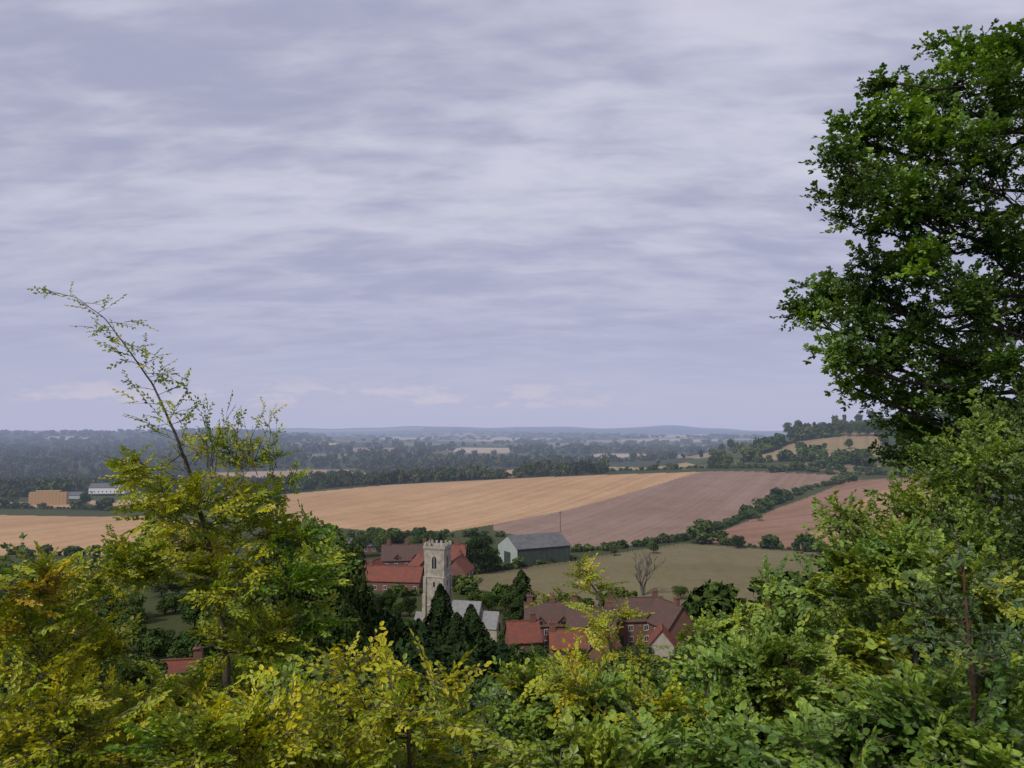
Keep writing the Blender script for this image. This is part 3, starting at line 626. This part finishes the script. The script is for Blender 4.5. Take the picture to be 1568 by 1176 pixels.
# village row
house('brick_cottage',800,165,12,6.5,5.5,3.4,6.8,tile,brick,chim=(2.2,))
house('village_house',845,174,4,12,7.5,5.4,9.4,tileb,brick,chim=(-5,0,5),dormer=(-3,2))
house('village_house',905,170,-6,10,7,5,8.8,tileb,brick,chim=(-4,4),dormer=(0,))
house('brick_cottage',868,160,3,7,5.2,3.2,6.0,tile,brick,chim=(-3,))
house('brick_cottage',925,156,70,6.5,5,3.4,6.4,tile,brick)
house('village_house',970,178,6,13,8,5.6,9.6,tileb,brick,chim=(-5,5),dormer=(-3,3))
house('village_house',1025,172,-70,10,7,5.4,9.8,tileb,brick,chim=(3,))
house('white_cottage',1012,162,80,6,5,3.6,6.6,tile,render_)
house('brick_cottage',272,112,12,9,6,4,8.6,tile,brick,chim=(3,))
house('brick_cottage',390,120,-10,8,6,3,6.6,slate,render_,chim=(-2,))
house('brick_cottage',555,310,5,12,7,3,5.5,slate,brick)
house('white_farmhouse',163,640,6,28,12,5,8,slate,white,wz=(1.2,),dz=2)
house('farm_shed',110,600,0,16,8,3,5,slate,pale,wz=(),dz=1)
x,y,z=survey(72,773); e=empty('straw_bale_stack',(x,y,z),.1); straw=solid('straw',(.42,.27,.13),.25,1.2,1)
b=Buf()
for lz in range(8):
    for i in range(11):
        for j in range(3):
            if lz>6 and i in (0,1,9,10): continue
            b.box(-13+i*2.4+.03,-13+i*2.4+2.34,j*1.2,j*1.2+1.16,lz*1.3,lz*1.3+1.26)
obj('bales',b,[straw],e)
# church
d0=180; x=ray(670,900)[0]*d0; e=empty('church',(x,d0,float(H(x,d0))-.5),math.radians(-14)); e.scale=(.8,.8,.86)
HT=25.6; DZ=HT-22.3
b=Buf(); b.box(-3,3,-3,3,0,HT-1.1)
obj('tower',b,[stone],e)
b=Buf()
for z in (9.5,17,HT-1.3): 
    for (x0,x1,y0,y1) in ((-3.15,3.15,-3.15,-3.0),(-3.15,3.15,3.0,3.15),(-3.15,-3.0,-2.99,2.99),(3.0,3.15,-2.99,2.99)): b.box(x0,x1,y0,y1,z,z+.25)
obj('string_courses',b,[stone2],e)
b=Buf()
for i in range(5):
    q=-3.1+i*1.39
    for s in (-1,1):
        b.box(q,q+.64,s*3.1-.18,s*3.1+.18,HT-.42,HT+.35)
        if 0<i<4: b.box(s*3.1-.18,s*3.1+.18,q,q+.64,HT-.42,HT+.35)
for s in (-1,1):
    b.box(-3.28,3.28,s*3.1-.17,s*3.1+.17,HT-1.05,HT-.42); b.box(s*3.1-.17,s*3.1+.17,-2.92,2.92,HT-1.05,HT-.42)
obj('battlements',b,[stone],e)
b=Buf()
for sx in (-1,1):
    for sy in (-1,1):
        for (z0,z1,r) in ((0,7,.9),(7,12.5,.6),(12.5,17,.35)):
            x0,x1=sorted((sx*2.35,sx*2.95)); y0,y1=sorted((sy*3.0,sy*(3+r))); b.box(x0,x1,y0,y1,z0,z1)
            y0,y1=sorted((sy*2.35,sy*2.95)); x0,x1=sorted((sx*3.0,sx*(3+r))); b.box(x0,x1,y0,y1,z0,z1)
obj('buttresses',b,[stone],e)
def arch(cx,z0,z1,w,n=6):
    pts=[(cx-w/2,z0),(cx+w/2,z0),(cx+w/2,z1)]
    pts+= [(cx+w/2*math.cos(t),z1+w*.75*math.sin(t)) for t in np.linspace(.2,math.pi/2,n)]
    pts+= [(cx-w/2*math.cos(t),z1+w*.75*math.sin(t)) for t in np.linspace(math.pi/2-.2,.2,n-1)]+[(cx-w/2,z1)]
    return pts
gb=Buf();fb=Buf()
for s in (-1,1):
    for ax in ('x','y'):
        a0,a1=sorted((s*3.0+s*.01,s*3.0+s*.06)); c0,c1=sorted((s*3.0+s*.005,s*3.0+s*.04))
        gb.prism(arch(0,16.+DZ,18.2+DZ,1.4),ax,a0,a1); fb.prism(arch(0,15.75+DZ,18.25+DZ,1.9),ax,c0,c1)
        gb.prism(arch(0,11.2+DZ,12.2+DZ,.6),ax,a0,a1); fb.prism(arch(0,11.0+DZ,12.2+DZ,.9),ax,c0,c1)
        m0,m1=sorted((s*3.065,s*3.14))
        if ax=='y': fb.box(-.07,.07,m0,m1,16.+DZ,19+DZ)
        else: fb.box(m0,m1,-.07,.07,16.+DZ,19+DZ)
obj('belfry_openings',gb,[glass],e); obj('window_surrounds',fb,[stone2],e)
b=Buf(); b.tube([(0,0,HT-1.2),(0,0,HT+3.2)],[.08,.04],6); b.box(-.5,.5,-.02,.02,HT+2.7,HT+2.9); b.box(.1,.6,-.03,.03,HT+2.9,HT+3.2); obj('weather_vane',b,[slate],e)
b=Buf(); gable(b,3.02,13,8.4,6.6,10.6); obj('nave_walls',b,[stone],e)
obj('nave_roof',roofbuf(3.4,13,8.4,6.6,10.6,oh=.28),[lead],e)
b=Buf(); gable(b,13.02,18.5,6,4.6,8.2); obj('chancel_walls',b,[stone],e); obj('chancel_roof',roofbuf(13.4,18.2,6,4.6,8.2,oh=.25),[lead],e)
b=Buf(); b.prism([(-7.4,0),(-4.22,0),(-4.22,5.6),(-7.4,4.0)],'x',3.6,12.6); obj('south_aisle',b,[stone],e)
b=Buf(); b.prism([(-7.7,3.96),(-4.22,5.7),(-4.22,5.85),(-7.7,4.11)],'x',3.5,12.7); obj('aisle_roof',b,[lead],e)
b=Buf(); gable(b,-6.5,-3.02,4.5,4.4,7); obj('porch_walls',b,[stone],e); obj('porch_roof',roofbuf(-6.3,-3.4,4.5,4.4,7,oh=.25),[lead],e)
gb=Buf();fb=Buf()
for cx in (5.2,8,10.8):
    gb.prism(arch(cx,1.5,2.9,1.0),'y',-7.46,-7.41); fb.prism(arch(cx,1.3,2.92,1.4),'y',-7.44,-7.405)
gb.prism(arch(16.,1.5,3.0,1.1),'y',-3.06,-3.01); fb.prism(arch(16.,1.3,3.02,1.5),'y',-3.04,-3.005)
gb.prism(arch(0,1.8,4.4,1.8),'x',18.51,18.57); fb.prism(arch(0,1.5,4.4,2.3),'x',18.505,18.54)
obj('nave_windows',gb,[glass],e); obj('nave_window_surrounds',fb,[stone2],e)
def deadtree(name,x,y,h,mat,fan=1.0):
    e=empty(name,(x,y,float(H(x,y))-.2)); b=Buf()
    def br(p,dv,L,r,dep):
        n=5; pts=[p]
        for i in range(n): dv=unit(dv+rng.normal(0,.13,3)); pts.append(pts[-1]+dv*L/n)
        b.tube(pts,np.linspace(r,r*.55,n+1),5)
        if dep==0: return
        for k in range(3 if dep>1 else 4):
            q=pts[rng.integers(2,n+1)] if k else pts[-1]
            br(q,unit(dv*.9+rng.normal(0,.36*fan,3)+np.array([0,0,.45])),L*rng.uniform(.5,.75),r*.58,dep-1)
    for k in range(3): br(np.zeros(3),unit(np.array([rng.normal(0,.15),rng.normal(0,.15),1.])),h*.48,.38,4)
    obj('trunk_and_branches',b,[mat],e)
x,y,_=survey(985,912); deadtree('dead_tree',x,y,12,solid('dead_wood',(.14,.125,.11),.2,2))
x,y,z=survey(858,815); e=empty('telegraph_pole',(x,y,z)); b=Buf(); b.tube([(0,0,-.5),(0,0,10)],[.2,.13],8); b.box(-.9,.9,-.08,.08,9,9.2); obj('pole',b,[bark],e)
b=Buf(); W=[survey(*p) for p in [(1050,834),(960,845),(880,860),(780,876)]]
for (x0,y0,_),(x1,y1,_) in zip(W[:-1],W[1:]):
    n=int(math.hypot(x1-x0,y1-y0)/2.5)
    for i in range(n+1):
        t=i/n; x=x0+(x1-x0)*t; y=y0+(y1-y0)*t-2; z=float(H(x,y)); b.box(x-.07,x+.07,y-.07,y+.07,z-.2,z+1.2)
        if i: 
            for hz in (.6,1.05): b.tube([(xp,yp,zp+hz),(x,y,z+hz)],[.05,.05],4)
        xp,yp,zp=x,y,z
obj('meadow_fence',b,[bark])
# ------------------------------------------------------------------ world / sun
w=bpy.data.worlds.new('World'); scene.world=w; w.use_nodes=True; nt=w.node_tree; nt.nodes.clear()
SE,SA=math.radians(46),math.radians(-140)
sky=nn(nt,'ShaderNodeTexSky',sky_type='NISHITA'); sky.sun_disc=False; sky.sun_elevation=SE; sky.sun_rotation=SA; sky.air_density=1.2; sky.dust_density=2
tc=nn(nt,'ShaderNodeTexCoord'); sp=nn(nt,'ShaderNodeSeparateXYZ'); nt.links.new(tc.outputs['Generated'],sp.inputs[0])
zc=mth(nt,'MAXIMUM',sp.outputs[2],0.0); zz_=mth(nt,'ADD',zc,.22)
cx=mth(nt,'DIVIDE',sp.outputs[0],zz_); cy=mth(nt,'DIVIDE',sp.outputs[1],zz_)
cb=nn(nt,'ShaderNodeCombineXYZ'); nt.links.new(cx,cb.inputs[0]); nt.links.new(cy,cb.inputs[1])
def mp(sc,rz,loc=(0,0,0)):
    q=nn(nt,'ShaderNodeMapping'); q.inputs['Scale'].default_value=sc; q.inputs['Rotation'].default_value=(0,0,rz); q.inputs['Location'].default_value=loc; nt.links.new(cb.outputs[0],q.inputs[0]); return q.outputs[0]
nA=noise(nt,mp((3.2,8.0,1),.26),1,4,.52,.4)
nB=noise(nt,mp((.9,1.9,1),-.1,(3,1,0)),1,3,.5,.3)
nC=noise(nt,mp((8,18,1),.34,(1,4,0)),1,3,.5,.3)
t=mth(nt,'ADD',mth(nt,'MULTIPLY',nA,.42),mth(nt,'ADD',mth(nt,'MULTIPLY',nB,.42),mth(nt,'MULTIPLY',nC,.16)))
cl_=ss(nt,t,.37,.64)
dark=(.39,.405,.555); bright=(.635,.63,.75)
hor=(.48,.495,.68)
upc=mix(nt,cl_,dark,bright)
el=ss(nt,sp.outputs[2],.05,.34)
band=mix(nt,mth(nt,'MULTIPLY',cl_,.7),(.40,.415,.595),(.50,.505,.67))
c=mix(nt,el,band,upc)
c=mix(nt,ss(nt,mth(nt,'SUBTRACT',.15,zc),0,.15),c,hor)
q=nn(nt,'ShaderNodeMapping'); q.inputs['Scale'].default_value=(13,13,42); nt.links.new(tc.outputs['Generated'],q.inputs[0])
nD=noise(nt,q.outputs[0],1,5,.62)
bm=mth(nt,'MULTIPLY',ss(nt,sp.outputs[2],.026,.036),ss(nt,mth(nt,'SUBTRACT',.078,sp.outputs[2]),0,.035))
bm=mth(nt,'MULTIPLY',bm,ss(nt,mth(nt,'SUBTRACT',.22,sp.outputs[0]),0,.2))
c=mix(nt,mth(nt,'MULTIPLY',mth(nt,'MULTIPLY',ss(nt,nD,.46,.62),bm),.6),c,(.64,.585,.69))
sc10=mix(nt,1.0,c,(10,10,10),'MULTIPLY')
fin=mix(nt,.93,sky.outputs[0],sc10)
bg=nn(nt,'ShaderNodeBackground'); bg.inputs[1].default_value=.1; nt.links.new(fin,bg.inputs[0])
o=nn(nt,'ShaderNodeOutputWorld'); nt.links.new(bg.outputs[0],o.inputs[0])
sl=bpy.data.lights.new('sun','SUN'); sl.energy=2.9; sl.angle=math.radians(6); sl.color=(1,.94,.84)
so=link(bpy.data.objects.new('sun',sl)); dirv=Vector((math.sin(SA)*math.cos(SE),math.cos(SA)*math.cos(SE),math.sin(SE)))
so.rotation_euler=dirv.to_track_quat('Z','Y').to_euler(); so.location=dirv*100
cam=bpy.data.cameras.new('camera'); cam.sensor_width=36; cam.lens=27; cam.clip_end=60000; cam.clip_start=.05
co=link(bpy.data.objects.new('camera',cam)); co.rotation_euler=(math.pi/2+PITCH,0,0); scene.camera=co
print('DONE')
